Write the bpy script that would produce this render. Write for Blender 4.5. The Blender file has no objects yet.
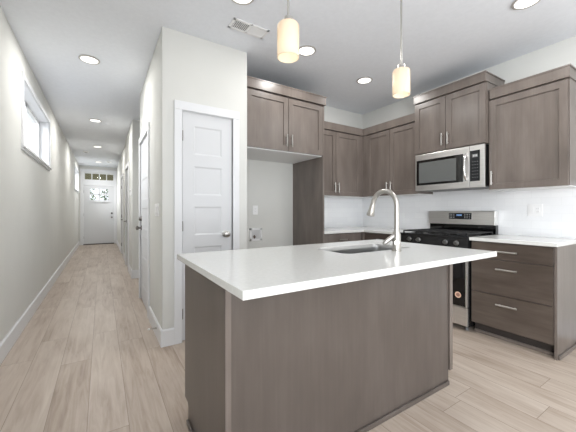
import bpy, bmesh, math, random
from mathutils import Vector

random.seed(7)
scene = bpy.context.scene
C = scene.collection

# ------------------------------------------------------------------ camera, sky, daylight, added fill, exposure
cam_data = bpy.data.cameras.new('camera')
cam_data.sensor_width = 36.0
cam_data.lens = 294.4 / 576 * 36
cam_data.shift_y = -4.5 / 576
cam_data.clip_start = 0.05
cam = bpy.data.objects.new('camera', cam_data)
cam.location = (0, 0, 1.16)
cam.rotation_euler = (math.pi / 2, 0, -math.radians(32.34))
C.objects.link(cam)
scene.camera = cam

world = bpy.data.worlds.new('overcast_sky')
scene.world = world
world.use_nodes = True
wbg = world.node_tree.nodes['Background']
wbg.inputs['Color'].default_value = (0.90, 0.95, 1.0, 1)
wbg.inputs['Strength'].default_value = 1.35


def area(name, loc, rot, sx, sy, power, color=(1, 1, 1), shape='RECTANGLE', parent=None, spread=180):
    l = bpy.data.lights.new(name, 'AREA')
    l.shape = shape
    l.size = sx
    if shape == 'RECTANGLE':
        l.size_y = sy
    l.energy = power
    l.color = color
    l.spread = math.radians(spread)
    o = bpy.data.objects.new(name, l)
    o.location = loc
    o.rotation_euler = rot
    C.objects.link(o)
    if parent:
        o.parent = parent
    return o


# fill lamps added at made-up glazing behind the camera; daylight at both hall windows
DAY = (0.94, 0.97, 1.0)
P_FILL_REAR, P_FILL_UP, P_FILL_SIDE, P_HALL_NEAR, P_HALL_FAR = 2, 62, 130, 125, 160
CAN_KITCHEN, CAN_HALL, CAN_LIVING, P_PENDANT = 7.4, 12.5, 1.6, 0.09
CAN_COLOR = (1.0, 0.98, 0.95)
area('fill_rear', (1.6, -3.45, 1.3), (math.pi / 2, 0, 0), 3.6, 2.3, P_FILL_REAR, DAY)
# upward fill lamp, added to brighten the ceiling
area('fill_up', (1.6, -3.3, 0.5), (math.radians(150), 0, 0), 3.6, 0.9, P_FILL_UP, DAY)
area('fill_side', (-0.56, -1.7, 1.4), (0, -math.pi / 2, 0), 1.5, 1.8, P_FILL_SIDE, DAY)  # side fill lamp, added at the made-up left window
area('daylight_hall_near', (-2.1, 4.75, 3.0), (0, -math.radians(58), 0), 1.6, 2.0, P_HALL_NEAR, DAY)
area('daylight_hall_far', (-2.1, 11.25, 3.0), (0, -math.radians(58), 0), 1.6, 2.0, P_HALL_FAR, DAY)

scene.view_settings.view_transform = 'Standard'
scene.view_settings.look = 'None'
scene.view_settings.gamma = 1.0
scene.view_settings.use_curve_mapping = False
scene.view_settings.exposure = 0.14


# ------------------------------------------------------------------ materials
def lin(r, g, b):
    def f(c):
        c /= 255.0
        return c / 12.92 if c <= 0.04045 else ((c + 0.055) / 1.055) ** 2.4
    return (f(r), f(g), f(b), 1.0)


def mat(name, rgb, rough=0.5, metal=0.0, spec=0.5, emit=None, estr=0.0, coat=0.0):
    m = bpy.data.materials.new(name)
    m.use_nodes = True
    b = m.node_tree.nodes['Principled BSDF']
    b.inputs['Base Color'].default_value = lin(*rgb)
    b.inputs['Roughness'].default_value = rough
    b.inputs['Metallic'].default_value = metal
    b.inputs['Specular IOR Level'].default_value = spec
    b.inputs['Coat Weight'].default_value = coat
    if emit:
        b.inputs['Emission Color'].default_value = lin(*emit)
        b.inputs['Emission Strength'].default_value = estr
    return m


class NT:
    def __init__(self, m):
        self.t = m.node_tree
        self.b = self.t.nodes['Principled BSDF']

    def n(self, kind, **kw):
        x = self.t.nodes.new(kind)
        for k, v in kw.items():
            setattr(x, k, v)
        return x

    def l(self, a, b):
        self.t.links.new(a, b)

    def math(self, op, a, b=None, c=None):
        x = self.n('ShaderNodeMath', operation=op)
        for i, v in enumerate((a, b, c)):
            if v is None:
                continue
            if isinstance(v, (int, float)):
                x.inputs[i].default_value = v
            else:
                self.l(v, x.inputs[i])
        return x.outputs[0]

    def ramp(self, fac, stops):
        x = self.n('ShaderNodeValToRGB')
        e = x.color_ramp.elements
        while len(e) < len(stops):
            e.new(0.5)
        for i, (p, c) in enumerate(stops):
            e[i].position = p
            e[i].color = lin(*c)
        self.l(fac, x.inputs[0])
        return x.outputs[0]


def wood_mat(name, dark, mid, light, grain=2):
    m = mat(name, mid, 0.30, spec=0.5)
    t = NT(m)
    tc = t.n('ShaderNodeTexCoord')
    mp = t.n('ShaderNodeMapping')
    s = [55, 55, 55]
    s[grain] = 2.2
    mp.inputs['Scale'].default_value = s
    t.l(tc.outputs['Object'], mp.inputs['Vector'])
    n1 = t.n('ShaderNodeTexNoise')
    n1.inputs['Scale'].default_value = 1.0
    n1.inputs['Detail'].default_value = 5
    n1.inputs['Distortion'].default_value = 0.4
    t.l(mp.outputs[0], n1.inputs['Vector'])
    mp2 = t.n('ShaderNodeMapping')
    s2 = [8, 8, 8]
    s2[grain] = 2.4
    mp2.inputs['Scale'].default_value = s2
    t.l(tc.outputs['Object'], mp2.inputs['Vector'])
    n2 = t.n('ShaderNodeTexNoise')
    n2.inputs['Scale'].default_value = 1.0
    n2.inputs['Detail'].default_value = 3
    t.l(mp2.outputs[0], n2.inputs['Vector'])
    f = t.math('ADD', t.math('MULTIPLY', n1.outputs[0], 0.30), t.math('MULTIPLY', n2.outputs[0], 0.70))
    col = t.ramp(f, [(0.30, dark), (0.5, mid), (0.70, light)])
    t.l(col, t.b.inputs['Base Color'])
    bp = t.n('ShaderNodeBump')
    bp.inputs['Strength'].default_value = 0.04
    bp.inputs['Distance'].default_value = 0.002
    t.l(n1.outputs[0], bp.inputs['Height'])
    t.l(bp.outputs[0], t.b.inputs['Normal'])
    return m


def floor_mat():
    m = mat('oak_plank', (170, 155, 140), 0.42, spec=0.35)
    t = NT(m)
    tc = t.n('ShaderNodeTexCoord')
    sp = t.n('ShaderNodeSeparateXYZ')
    t.l(tc.outputs['Object'], sp.inputs[0])
    W, L = 0.193, 1.52
    xs = t.math('DIVIDE', t.math('ADD', sp.outputs[0], 20 * W - 0.127), W)
    row = t.math('FLOOR', xs)
    fx = t.math('FRACT', xs)
    wn = t.n('ShaderNodeTexWhiteNoise', noise_dimensions='1D')
    t.l(row, wn.inputs['W'])
    ys = t.math('ADD', t.math('DIVIDE', sp.outputs[1], L), t.math('MULTIPLY', wn.outputs[0], 7.0))
    idy = t.math('FLOOR', ys)
    fy = t.math('FRACT', ys)
    cmb = t.n('ShaderNodeCombineXYZ')
    t.l(row, cmb.inputs[0])
    t.l(idy, cmb.inputs[1])
    wn2 = t.n('ShaderNodeTexWhiteNoise', noise_dimensions='2D')
    t.l(cmb.outputs[0], wn2.inputs['Vector'])
    # grain coordinates, shifted per plank
    off = t.n('ShaderNodeCombineXYZ')
    t.l(t.math('MULTIPLY', wn2.outputs[0], 37.0), off.inputs[0])
    t.l(t.math('MULTIPLY', wn2.outputs[0], 91.0), off.inputs[1])
    add = t.n('ShaderNodeVectorMath', operation='ADD')
    t.l(tc.outputs['Object'], add.inputs[0])
    t.l(off.outputs[0], add.inputs[1])
    mp = t.n('ShaderNodeMapping')
    mp.inputs['Scale'].default_value = (26, 2.0, 1)
    t.l(add.outputs[0], mp.inputs['Vector'])
    n1 = t.n('ShaderNodeTexNoise')
    n1.inputs['Scale'].default_value = 1.0
    n1.inputs['Detail'].default_value = 6
    n1.inputs['Roughness'].default_value = 0.6
    n1.inputs['Distortion'].default_value = 1.2
    t.l(mp.outputs[0], n1.inputs['Vector'])
    mp2 = t.n('ShaderNodeMapping')
    mp2.inputs['Scale'].default_value = (5.5, 1.1, 1)
    t.l(add.outputs[0], mp2.inputs['Vector'])
    n2 = t.n('ShaderNodeTexNoise')
    n2.inputs['Scale'].default_value = 1.0
    n2.inputs['Detail'].default_value = 4
    n2.inputs['Distortion'].default_value = 1.0
    t.l(mp2.outputs[0], n2.inputs['Vector'])
    f = t.math('ADD', t.math('ADD', t.math('MULTIPLY', n1.outputs[0], 0.46), t.math('MULTIPLY', n2.outputs[0], 0.44)),
               t.math('MULTIPLY', wn2.outputs[0], 0.10))
    col = t.ramp(f, [(0.30, (142, 126, 111)), (0.42, (169, 153, 139)), (0.53, (184, 170, 157)), (0.70, (199, 187, 175))])
    # joints
    dx = t.math('MULTIPLY', t.math('MINIMUM', fx, t.math('SUBTRACT', 1.0, fx)), W)
    dy = t.math('MULTIPLY', t.math('MINIMUM', fy, t.math('SUBTRACT', 1.0, fy)), L)
    d = t.math('MINIMUM', dx, dy)
    gap = t.math('LESS_THAN', d, 0.0013)
    mx = t.n('ShaderNodeMix', data_type='RGBA')
    t.l(gap, mx.inputs[0])
    t.l(col, mx.inputs[6])
    mx.inputs[7].default_value = lin(134, 119, 105)
    t.l(mx.outputs[2], t.b.inputs['Base Color'])
    bp = t.n('ShaderNodeBump')
    bp.inputs['Strength'].default_value = 0.08
    bp.inputs['Distance'].default_value = 0.002
    t.l(n1.outputs[0], bp.inputs['Height'])
    t.l(bp.outputs[0], t.b.inputs['Normal'])
    return m


def noise_mat(name, c0, c1, scale, rough, spec=0.5, bump=0.0, bscale=None, stretch=None, metal=0.0):
    m = mat(name, c0, rough, metal, spec)
    t = NT(m)
    tc = t.n('ShaderNodeTexCoord')
    mp = t.n('ShaderNodeMapping')
    mp.inputs['Scale'].default_value = stretch or (1, 1, 1)
    t.l(tc.outputs['Object'], mp.inputs['Vector'])
    n1 = t.n('ShaderNodeTexNoise')
    n1.inputs['Scale'].default_value = scale
    n1.inputs['Detail'].default_value = 4
    t.l(mp.outputs[0], n1.inputs['Vector'])
    t.l(t.ramp(n1.outputs[0], [(0.35, c0), (0.65, c1)]), t.b.inputs['Base Color'])
    if bump:
        n2 = t.n('ShaderNodeTexNoise')
        n2.inputs['Scale'].default_value = bscale or scale
        t.l(mp.outputs[0], n2.inputs['Vector'])
        bp = t.n('ShaderNodeBump')
        bp.inputs['Strength'].default_value = bump
        bp.inputs['Distance'].default_value = 0.003
        t.l(n2.outputs[0], bp.inputs['Height'])
        t.l(bp.outputs[0], t.b.inputs['Normal'])
    return m


def tile_mat():
    m = mat('white_tile', (236, 237, 238), 0.28, spec=0.5)
    t = NT(m)
    tc = t.n('ShaderNodeTexCoord')
    sp = t.n('ShaderNodeSeparateXYZ')
    t.l(tc.outputs['Object'], sp.inputs[0])
    c = t.n('ShaderNodeCombineXYZ')
    t.l(t.math('SUBTRACT', sp.outputs[0], sp.outputs[1]), c.inputs[0])
    t.l(t.math('SUBTRACT', sp.outputs[2], 0.915), c.inputs[1])
    bt = t.n('ShaderNodeTexBrick')
    bt.inputs['Color1'].default_value = lin(238, 239, 240)
    bt.inputs['Color2'].default_value = lin(234, 235, 237)
    bt.inputs['Mortar'].default_value = lin(229, 230, 231)
    bt.inputs['Scale'].default_value = 1.0
    bt.inputs['Mortar Size'].default_value = 0.0016
    bt.inputs['Mortar Smooth'].default_value = 0.2
    bt.inputs['Brick Width'].default_value = 0.152
    bt.inputs['Row Height'].default_value = 0.076
    t.l(c.outputs[0], bt.inputs['Vector'])
    t.l(bt.outputs[0], t.b.inputs['Base Color'])
    return m


def glass_mat():
    m = bpy.data.materials.new('window_glass')
    m.use_nodes = True
    nt = m.node_tree
    nt.nodes.clear()
    out = nt.nodes.new('ShaderNodeOutputMaterial')
    mix = nt.nodes.new('ShaderNodeMixShader')
    tr = nt.nodes.new('ShaderNodeBsdfTransparent')
    gl = nt.nodes.new('ShaderNodeBsdfGlossy')
    gl.inputs['Roughness'].default_value = 0.02
    lw = nt.nodes.new('ShaderNodeLayerWeight')
    pw = nt.nodes.new('ShaderNodeMath')
    pw.operation = 'POWER'
    pw.inputs[1].default_value = 5.0
    ma = nt.nodes.new('ShaderNodeMath')
    ma.operation = 'MULTIPLY_ADD'
    ma.inputs[1].default_value = 0.5
    ma.inputs[2].default_value = 0.03
    nt.links.new(lw.outputs['Facing'], pw.inputs[0])
    nt.links.new(pw.outputs[0], ma.inputs[0])
    nt.links.new(ma.outputs[0], mix.inputs[0])
    nt.links.new(tr.outputs[0], mix.inputs[1])
    nt.links.new(gl.outputs[0], mix.inputs[2])
    nt.links.new(mix.outputs[0], out.inputs[0])
    return m


def opal_mat():
    m = bpy.data.materials.new('opal_glass')
    m.use_nodes = True
    nt = m.node_tree
    b = nt.nodes['Principled BSDF']
    out = nt.nodes['Material Output']
    b.inputs['Base Color'].default_value = lin(246, 240, 230)
    b.inputs['Roughness'].default_value = 0.25
    tr = nt.nodes.new('ShaderNodeBsdfTranslucent')
    tr.inputs['Color'].default_value = lin(255, 243, 224)
    mix = nt.nodes.new('ShaderNodeMixShader')
    mix.inputs[0].default_value = 0.55
    nt.links.new(b.outputs[0], mix.inputs[1])
    nt.links.new(tr.outputs[0], mix.inputs[2])
    nt.links.new(mix.outputs[0], out.inputs[0])
    return m


M = {}
M['wood'] = wood_mat('stained_maple', (96, 88, 82), (108, 99, 93), (120, 111, 105))
M['wood_darkened'] = wood_mat('stained_maple_darkened', (79, 72, 67), (87, 79, 74), (96, 88, 83))  # cabinet wood darkened for the island, shade put into its colour
M['woodh'] = wood_mat('stained_maple_crosswise', (70, 61, 54), (84, 74, 67), (99, 89, 81), grain=1)
M['toe'] = mat('dark_kick', (52, 46, 43), 0.6)
M['wall'] = noise_mat('greige_paint', (213, 213, 209), (215, 215, 211), 3, 0.85, 0.2, 0.05, 160)
M['ceil'] = noise_mat('ceiling_paint', (232, 235, 240), (235, 238, 243), 30, 0.9, 0.1, 0.25, 90)
M['trim'] = mat('white_trim', (225, 226, 228), 0.4)
M['door'] = mat('white_door', (213, 214, 216), 0.42)
M['quartz'] = noise_mat('white_quartz', (214, 214, 211), (219, 219, 216), 60, 0.16, 0.5)
M['tile'] = tile_mat()
M['floor'] = floor_mat()
M['steel'] = noise_mat('brushed_steel', (226, 225, 223), (238, 237, 235), 1.0, 0.36, stretch=(4, 4, 260), metal=1.0)
M['nickel'] = mat('satin_nickel', (190, 187, 182), 0.33, 1.0)
M['sinksteel'] = mat('sink_steel', (172, 172, 172), 0.34, 1.0)
M['chrome'] = mat('bright_nickel', (214, 212, 210), 0.2, 1.0)
M['black'] = mat('black_enamel', (26, 26, 27), 0.25)
M['iron'] = mat('cast_iron', (34, 34, 35), 0.6)
M['knobs'] = mat('dark_knob_metal', (120, 119, 118), 0.3, 0.9)
M['bglass'] = mat('black_glass', (10, 10, 11), 0.05, coat=0.3)
M['mwglass'] = mat('glass_reflection_grey', (98, 100, 99), 0.12, coat=0.6)  # grey of the reflected room is put into this glass colour
M['white'] = mat('white_plastic', (238, 238, 238), 0.4)
M['melamine'] = mat('white_melamine', (232, 232, 232), 0.5)
M['grey'] = mat('grey_plastic', (110, 110, 110), 0.5)
M['display'] = mat('display_glass', (12, 14, 18), 0.1)
M['digits'] = mat('lit_digits', (130, 170, 220), 0.5, emit=(150, 195, 255), estr=0.45)
M['marks'] = mat('printed_marks', (200, 200, 200), 0.6)
M['lens'] = mat('lit_lens', (255, 255, 255), 0.5, emit=(255, 252, 246), estr=1.6)
M['glass'] = glass_mat()
M['opal'] = opal_mat()
M['bulb'] = mat('lit_bulb', (255, 255, 255), 0.5, emit=(255, 240, 215), estr=1.0)
M['beige'] = mat('sticker_paper', (226, 190, 165), 0.6)
M['ink'] = mat('sticker_ink', (150, 112, 95), 0.6)
M['brass'] = mat('valve_metal', (90, 70, 60), 0.4, 0.8)
M['leaf'] = noise_mat('leaves', (70, 92, 62), (128, 150, 110), 5, 0.7, 0.2)
M['bark'] = mat('bark', (92, 82, 72), 0.9)
M['porch'] = mat('porch_paint', (128, 124, 96), 0.8)
M['lawn'] = noise_mat('lawn', (96, 120, 78), (130, 150, 100), 2, 0.9, 0.1)
M['concrete'] = noise_mat('concrete', (170, 168, 162), (186, 184, 178), 4, 0.9, 0.2)
M['cap'] = mat('door_hardware', (120, 117, 114), 0.35, 1.0)
M['ring'] = mat('light_trim', (205, 202, 198), 0.45, 0.5)
M['vent_shade'] = mat('painted_duct_shade', (62, 62, 62), 0.7)


# ------------------------------------------------------------------ mesh helpers
class MB:
    """collects shapes in world coordinates; part() links them as ONE mesh object"""

    def __init__(self):
        self.bm = bmesh.new()
        self.smooth = False

    def face(self, pts):
        return self.bm.faces.new([self.bm.verts.new(p) for p in pts])

    def box(self, x0, x1, y0, y1, z0, z1):
        v = [self.bm.verts.new((x, y, z)) for x in (x0, x1) for y in (y0, y1) for z in (z0, z1)]
        for q in ((0, 1, 3, 2), (4, 6, 7, 5), (0, 4, 5, 1), (2, 3, 7, 6), (0, 2, 6, 4), (1, 5, 7, 3)):
            self.bm.faces.new([v[i] for i in q])
        return self

    def prism(self, pts, axis, a0, a1):
        """extrude a 2D outline along an axis; pts are the other two coordinates in order"""
        def w(p, a):
            return {'x': (a, p[0], p[1]), 'y': (p[0], a, p[1]), 'z': (p[0], p[1], a)}[axis]
        A = [self.bm.verts.new(w(p, a0)) for p in pts]
        B = [self.bm.verts.new(w(p, a1)) for p in pts]
        n = len(pts)
        self.bm.faces.new(A)
        self.bm.faces.new(B[::-1])
        for i in range(n):
            self.bm.faces.new((A[i], B[i], B[(i + 1) % n], A[(i + 1) % n]))
        return self

    def lathe(self, prof, c, axis=(0, 0, 1), seg=28, caps=True):
        """prof: (radius, distance along axis) list"""
        ax = Vector(axis).normalized()
        u = ax.orthogonal().normalized()
        w = ax.cross(u)
        c = Vector(c)
        rings = []
        for r, h in prof:
            if r < 1e-6:
                rings.append([self.bm.verts.new(c + ax * h)])
            else:
                rings.append([self.bm.verts.new(c + ax * h + (u * math.cos(2 * math.pi * i / seg) + w * math.sin(2 * math.pi * i / seg)) * r)
                              for i in range(seg)])
        for a, b in zip(rings, rings[1:]):
            for i in range(seg):
                j = (i + 1) % seg
                if len(a) == 1 and len(b) == 1:
                    continue
                if len(a) == 1:
                    self.bm.faces.new((a[0], b[i], b[j]))
                elif len(b) == 1:
                    self.bm.faces.new((a[i], b[0], a[j]))
                else:
                    self.bm.faces.new((a[i], b[i], b[j], a[j]))
        if caps:
            for r in (rings[0], rings[-1]):
                if len(r) > 1:
                    self.bm.faces.new(r)
        self.smooth = True
        return self

    def tube(self, pts, r, seg=12):
        pts = [Vector(p) for p in pts]
        rs = r if isinstance(r, (list, tuple)) else [r] * len(pts)
        rings = []
        prev = None
        for i, p in enumerate(pts):
            d = (pts[min(i + 1, len(pts) - 1)] - pts[max(i - 1, 0)]).normalized()
            u = (prev - d * prev.dot(d)).normalized() if prev else d.orthogonal().normalized()
            prev = u
            w = d.cross(u)
            rings.append([self.bm.verts.new(p + (u * math.cos(2 * math.pi * k / seg) + w * math.sin(2 * math.pi * k / seg)) * rs[i]) for k in range(seg)])
        for a, b in zip(rings, rings[1:]):
            for k in range(seg):
                j = (k + 1) % seg
                self.bm.faces.new((a[k], b[k], b[j], a[j]))
        self.bm.faces.new(rings[0])
        self.bm.faces.new(rings[-1])
        self.smooth = True
        return self

    def panels(self, axis, c, a0, a1, b0, b1, t, pans, recess=0.008, slope=0.004):
        """slab whose front (towards -axis, from back plane c) has recessed panels (pa0,pa1,pb0,pb1)"""
        def w(a, b, d):
            return (a, c - d, b) if axis == 'y' else (c - d, a, b)
        As = sorted({a0, a1, *[p[0] for p in pans], *[p[1] for p in pans]})
        Bs = sorted({b0, b1, *[p[2] for p in pans], *[p[3] for p in pans]})
        for i in range(len(As) - 1):
            for j in range(len(Bs) - 1):
                am, bmid = (As[i] + As[i + 1]) / 2, (Bs[j] + Bs[j + 1]) / 2
                if any(p[0] < am < p[1] and p[2] < bmid < p[3] for p in pans):
                    continue
                self.face([w(As[i], Bs[j], t), w(As[i + 1], Bs[j], t), w(As[i + 1], Bs[j + 1], t), w(As[i], Bs[j + 1], t)])
        for p in pans:
            o = [(p[0], p[2]), (p[1], p[2]), (p[1], p[3]), (p[0], p[3])]
            s = slope
            q = [(p[0] + s, p[2] + s), (p[1] - s, p[2] + s), (p[1] - s, p[3] - s), (p[0] + s, p[3] - s)]
            for k in range(4):
                l = (k + 1) % 4
                self.face([w(*o[k], t), w(*o[l], t), w(*q[l], t - recess), w(*q[k], t - recess)])
            self.face([w(*x, t - recess) for x in q])
        self.face([w(a0, b0, 0), w(a0, b1, 0), w(a1, b1, 0), w(a1, b0, 0)])
        e = [(a0, b0), (a1, b0), (a1, b1), (a0, b1)]
        for k in range(4):
            l = (k + 1) % 4
            self.face([w(*e[k], 0), w(*e[l], 0), w(*e[l], t), w(*e[k], t)])
        return self


OFF = {}


def link_mesh(name, mb, m, parent=None, bevel=0.0):
    off = OFF.get(parent.name, Vector((0, 0, 0))) if parent else Vector((0, 0, 0))
    bmesh.ops.translate(mb.bm, verts=mb.bm.verts, vec=-off)
    bmesh.ops.recalc_face_normals(mb.bm, faces=mb.bm.faces)
    me = bpy.data.meshes.new(name)
    mb.bm.to_mesh(me)
    mb.bm.free()
    me.materials.append(m)
    if mb.smooth:
        me.shade_smooth()
    o = bpy.data.objects.new(name, me)
    C.objects.link(o)
    if mb.smooth:
        me.set_sharp_from_angle(angle=math.radians(40))
    if bevel:
        md = o.modifiers.new('bevel', 'BEVEL')
        md.width = bevel
        md.segments = 2
        md.limit_method = 'ANGLE'
        md.angle_limit = math.radians(50)
    if parent:
        o.parent = parent
        OFF[o.name] = off
    else:
        OFF[o.name] = Vector((0, 0, 0))
    return o


def part(name, mb, m, parent, bevel=0.0, label=None):
    o = link_mesh(name, mb, m, parent, bevel)
    if label:
        o['label'] = label
    return o


def tag(o, label, cat, group=None, kind=None):
    o['label'] = label
    o['category'] = cat
    if group:
        o['group'] = group
    if kind:
        o['kind'] = kind
    return o


def thing(name, label, cat, loc, group=None, kind=None):
    o = bpy.data.objects.new(name, None)
    o.empty_display_size = 0.1
    C.objects.link(o)
    o.location = loc
    OFF[o.name] = Vector(loc)
    return tag(o, label, cat, group, kind)


def struct(name, mb, m, label, cat, bevel=0.0):
    return tag(link_mesh(name, mb, m, None, bevel), label, cat, None, 'structure')


def dup(root, loc, label):
    r = root.copy()
    C.objects.link(r)
    r.location = loc
    r['label'] = label
    OFF[r.name] = Vector(loc)
    for ch in list(root.children):
        if ch.type == 'LIGHT':
            continue
        c = ch.copy()
        C.objects.link(c)
        c.parent = r
        for g in ch.children:
            d = g.copy()
            C.objects.link(d)
            d.parent = c
    return r


# ------------------------------------------------------------------ the place
LX, HX, QX, RX = -0.66, 0.44, 1.23, 3.62        # left wall, hall right wall, pantry side, range wall
QY, KY, EY, BY = 2.71, 3.43, 12.4, -3.6         # pantry front, kitchen back wall, front door wall, wall behind
HC = 2.749
T = 0.12


def wall_with_openings(axis, p, out, a0, a1, z1, holes):
    """wall slab from plane p going 'out' thick; holes (a0,a1,z0,z1)"""
    mb = MB()
    lo, hi = min(p, p + out), max(p, p + out)

    def bx(u0, u1, z0, zz):
        if u1 - u0 < 1e-5 or zz - z0 < 1e-5:
            return
        if axis == 'x':
            mb.box(lo, hi, u0, u1, z0, zz)
        else:
            mb.box(u0, u1, lo, hi, z0, zz)
    cur = a0
    for h in sorted(holes):
        bx(cur, h[0], 0, z1)
        bx(h[0], h[1], 0, h[2])
        bx(h[0], h[1], h[3], z1)
        cur = h[1]
    bx(cur, a1, 0, z1)
    return mb


# floor, ceiling
struct('floor', MB().box(LX - 0.16, RX + 0.12, BY - 0.1, EY + 0.15, -0.1, 0.0), M['floor'], 'light oak plank floor running down the hall and through the kitchen', 'floor')
struct('ceiling', MB().box(LX - 0.16, RX + 0.12, BY - 0.1, EY + 0.15, HC, HC + 0.1), M['ceil'], 'flat white textured ceiling', 'ceiling')

# left wall with the two high windows
WZ0, WZ1 = 1.81, 2.475
WINS = [(3.85, 5.58), (10.45, 12.08)]
struct('wall_left', wall_with_openings('x', LX, -0.16, BY, EY + 0.15, HC, [(-2.6, -0.8, 0.65, 2.15)] + [(a, b, WZ0, WZ1) for a, b in WINS]), M['wall'],
       'long greige left wall of the hallway with two high windows', 'wall')
for i, (a, b) in enumerate(WINS):
    w = thing('window_%d' % (i + 1), ['wide white high slider window, nearer one in the left hall wall', 'wide white high window beside the front door, farther one in the left wall'][i],
              'window', (LX, (a + b) / 2, WZ0), None, 'structure')
    # casing: head, two legs, sill and apron
    part('casing', MB().box(LX, LX + 0.014, a - 0.05, b + 0.05, WZ1, WZ1 + 0.05).box(LX, LX + 0.014, a - 0.05, a, WZ0, WZ1)
         .box(LX, LX + 0.014, b, b + 0.05, WZ0, WZ1), M['trim'], w)
    part('sill', MB().box(LX - 0.11, LX + 0.03, a - 0.06, b + 0.06, WZ0 - 0.02, WZ0 + 0.002).box(LX, LX + 0.014, a - 0.05, b + 0.05, WZ0 - 0.045, WZ0 - 0.02), M['trim'], w)
    part('jamb', MB().box(LX - 0.155, LX, a, a + 0.008, WZ0, WZ1).box(LX - 0.155, LX, b - 0.008, b, WZ0, WZ1).box(LX - 0.155, LX, a, b, WZ1 - 0.008, WZ1), M['trim'], w)
    f = MB()
    x0, x1 = LX - 0.15, LX - 0.11
    f.box(x0, x1, a, b, WZ0, WZ0 + 0.04).box(x0, x1, a, b, WZ1 - 0.04, WZ1).box(x0, x1, a, a + 0.04, WZ0, WZ1).box(x0, x1, b - 0.04, b, WZ0, WZ1)
    f.box(x0, x1, (a + b) / 2 - 0.025, (a + b) / 2 + 0.025, WZ0, WZ1)
    part('sash_frame', f, M['white'], w)
    for s0, s1 in ((a + 0.04, (a + b) / 2 - 0.025), ((a + b) / 2 + 0.025, b - 0.04)):
        part('pane', MB().box(LX - 0.134, LX - 0.128, s0, s1, WZ0 + 0.04, WZ1 - 0.04), M['glass'], w)

# hall right wall, pantry block, recess, far wall
D1 = (3.56, 4.37)
D2 = (6.50, 7.28)
D3 = (8.58, 9.36)
DH = 2.05
struct('wall_hall_right', wall_with_openings('x', HX, T, QY, 4.47, HC, [(D1[0], D1[1], 0, DH)]), M['wall'], 'short greige hall wall between pantry corner and side passage', 'wall')
struct('wall_passage_front', MB().box(HX + T, 1.9, 4.37, 4.47, 0, HC), M['wall'], 'greige wall on the near side of the side passage', 'wall')
struct('wall_passage_end', MB().box(1.9, 2.0, 4.37, 5.84, 0, HC), M['wall'], 'greige wall closing the side passage', 'wall')
struct('wall_passage_back', MB().box(HX + 0.01 + T, 1.9, 5.74, 5.84, 0, HC), M['wall'], 'greige wall on the far side of the side passage', 'wall')
struct('wall_hall_middle', wall_with_openings('x', HX + 0.01, T, 5.74, 7.6, HC, [(D2[0], D2[1], 0, DH)]), M['wall'], 'greige right hall wall past the side passage', 'wall')
struct('wall_hall_far', wall_with_openings('x', HX + 0.03, T, 7.6, EY, HC, [(D3[0], D3[1], 0, DH)]), M['wall'], 'greige right hall wall nearest the front door', 'wall')
PD = (0.605, 1.072)
struct('wall_pantry', wall_with_openings('y', QY, T, HX + T, QX, HC, [(PD[0], PD[1], 0, 2.06)]), M['wall'], 'greige wall holding the narrow pantry door', 'wall')
struct('wall_alcove_left', MB().box(QX - T, QX, QY + T, KY, 0, HC), M['wall'], 'greige side wall of the refrigerator alcove', 'wall')
struct('wall_kitchen_back', MB().box(HX + T, RX + T, KY, KY + T, 0, HC), M['wall'], 'greige back wall behind alcove and corner cabinets', 'wall')
struct('wall_range', MB().box(RX, RX + T, BY, KY, 0, HC), M['wall'], 'greige right wall behind range and microwave', 'wall')
FD = (-0.535, 0.388)
struct('wall_entry', wall_with_openings('y', EY, 0.14, LX, HX + 0.03 + T, HC, [(FD[0], FD[1], 0, 2.52)]), M['wall'], 'narrow wall at the end of the hall around the front door', 'wall')
struct('wall_back', wall_with_openings('y', BY, -0.1, LX, RX, HC, [(-0.3, 3.4, 0.0, 2.45)]), M['wall'], 'wall behind the viewpoint with an added glazed opening', 'wall')
w = thing('window_3', 'added unseen glazing behind the viewpoint', 'window', (1.55, BY, 0), None, 'structure')  # unseen glazing, added to give the rear fill lamps a source
f = MB()
for x in (-0.3, 0.925, 2.15, 3.35):
    f.box(x, x + 0.05, BY - 0.08, BY - 0.02, 0.0, 2.45)
f.box(-0.3, 3.4, BY - 0.08, BY - 0.02, 2.40, 2.45).box(-0.3, 3.4, BY - 0.08, BY - 0.02, 0.0, 0.06)
part('sash_frame', f, M['white'], w)
for x in (-0.25, 0.975, 2.2):
    part('pane', MB().box(x, x + 1.15, BY - 0.053, BY - 0.047, 0.06, 2.40), M['glass'], w)

# tiled backsplash
struct('wall_backsplash', MB().box(2.273, RX - 0.008, KY - 0.008, KY, 0.915, 1.374).box(RX - 0.008, RX, 0.40, KY, 0.915, 1.43), M['tile'], 'white subway tile backsplash behind counters and range', 'backsplash')


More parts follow.
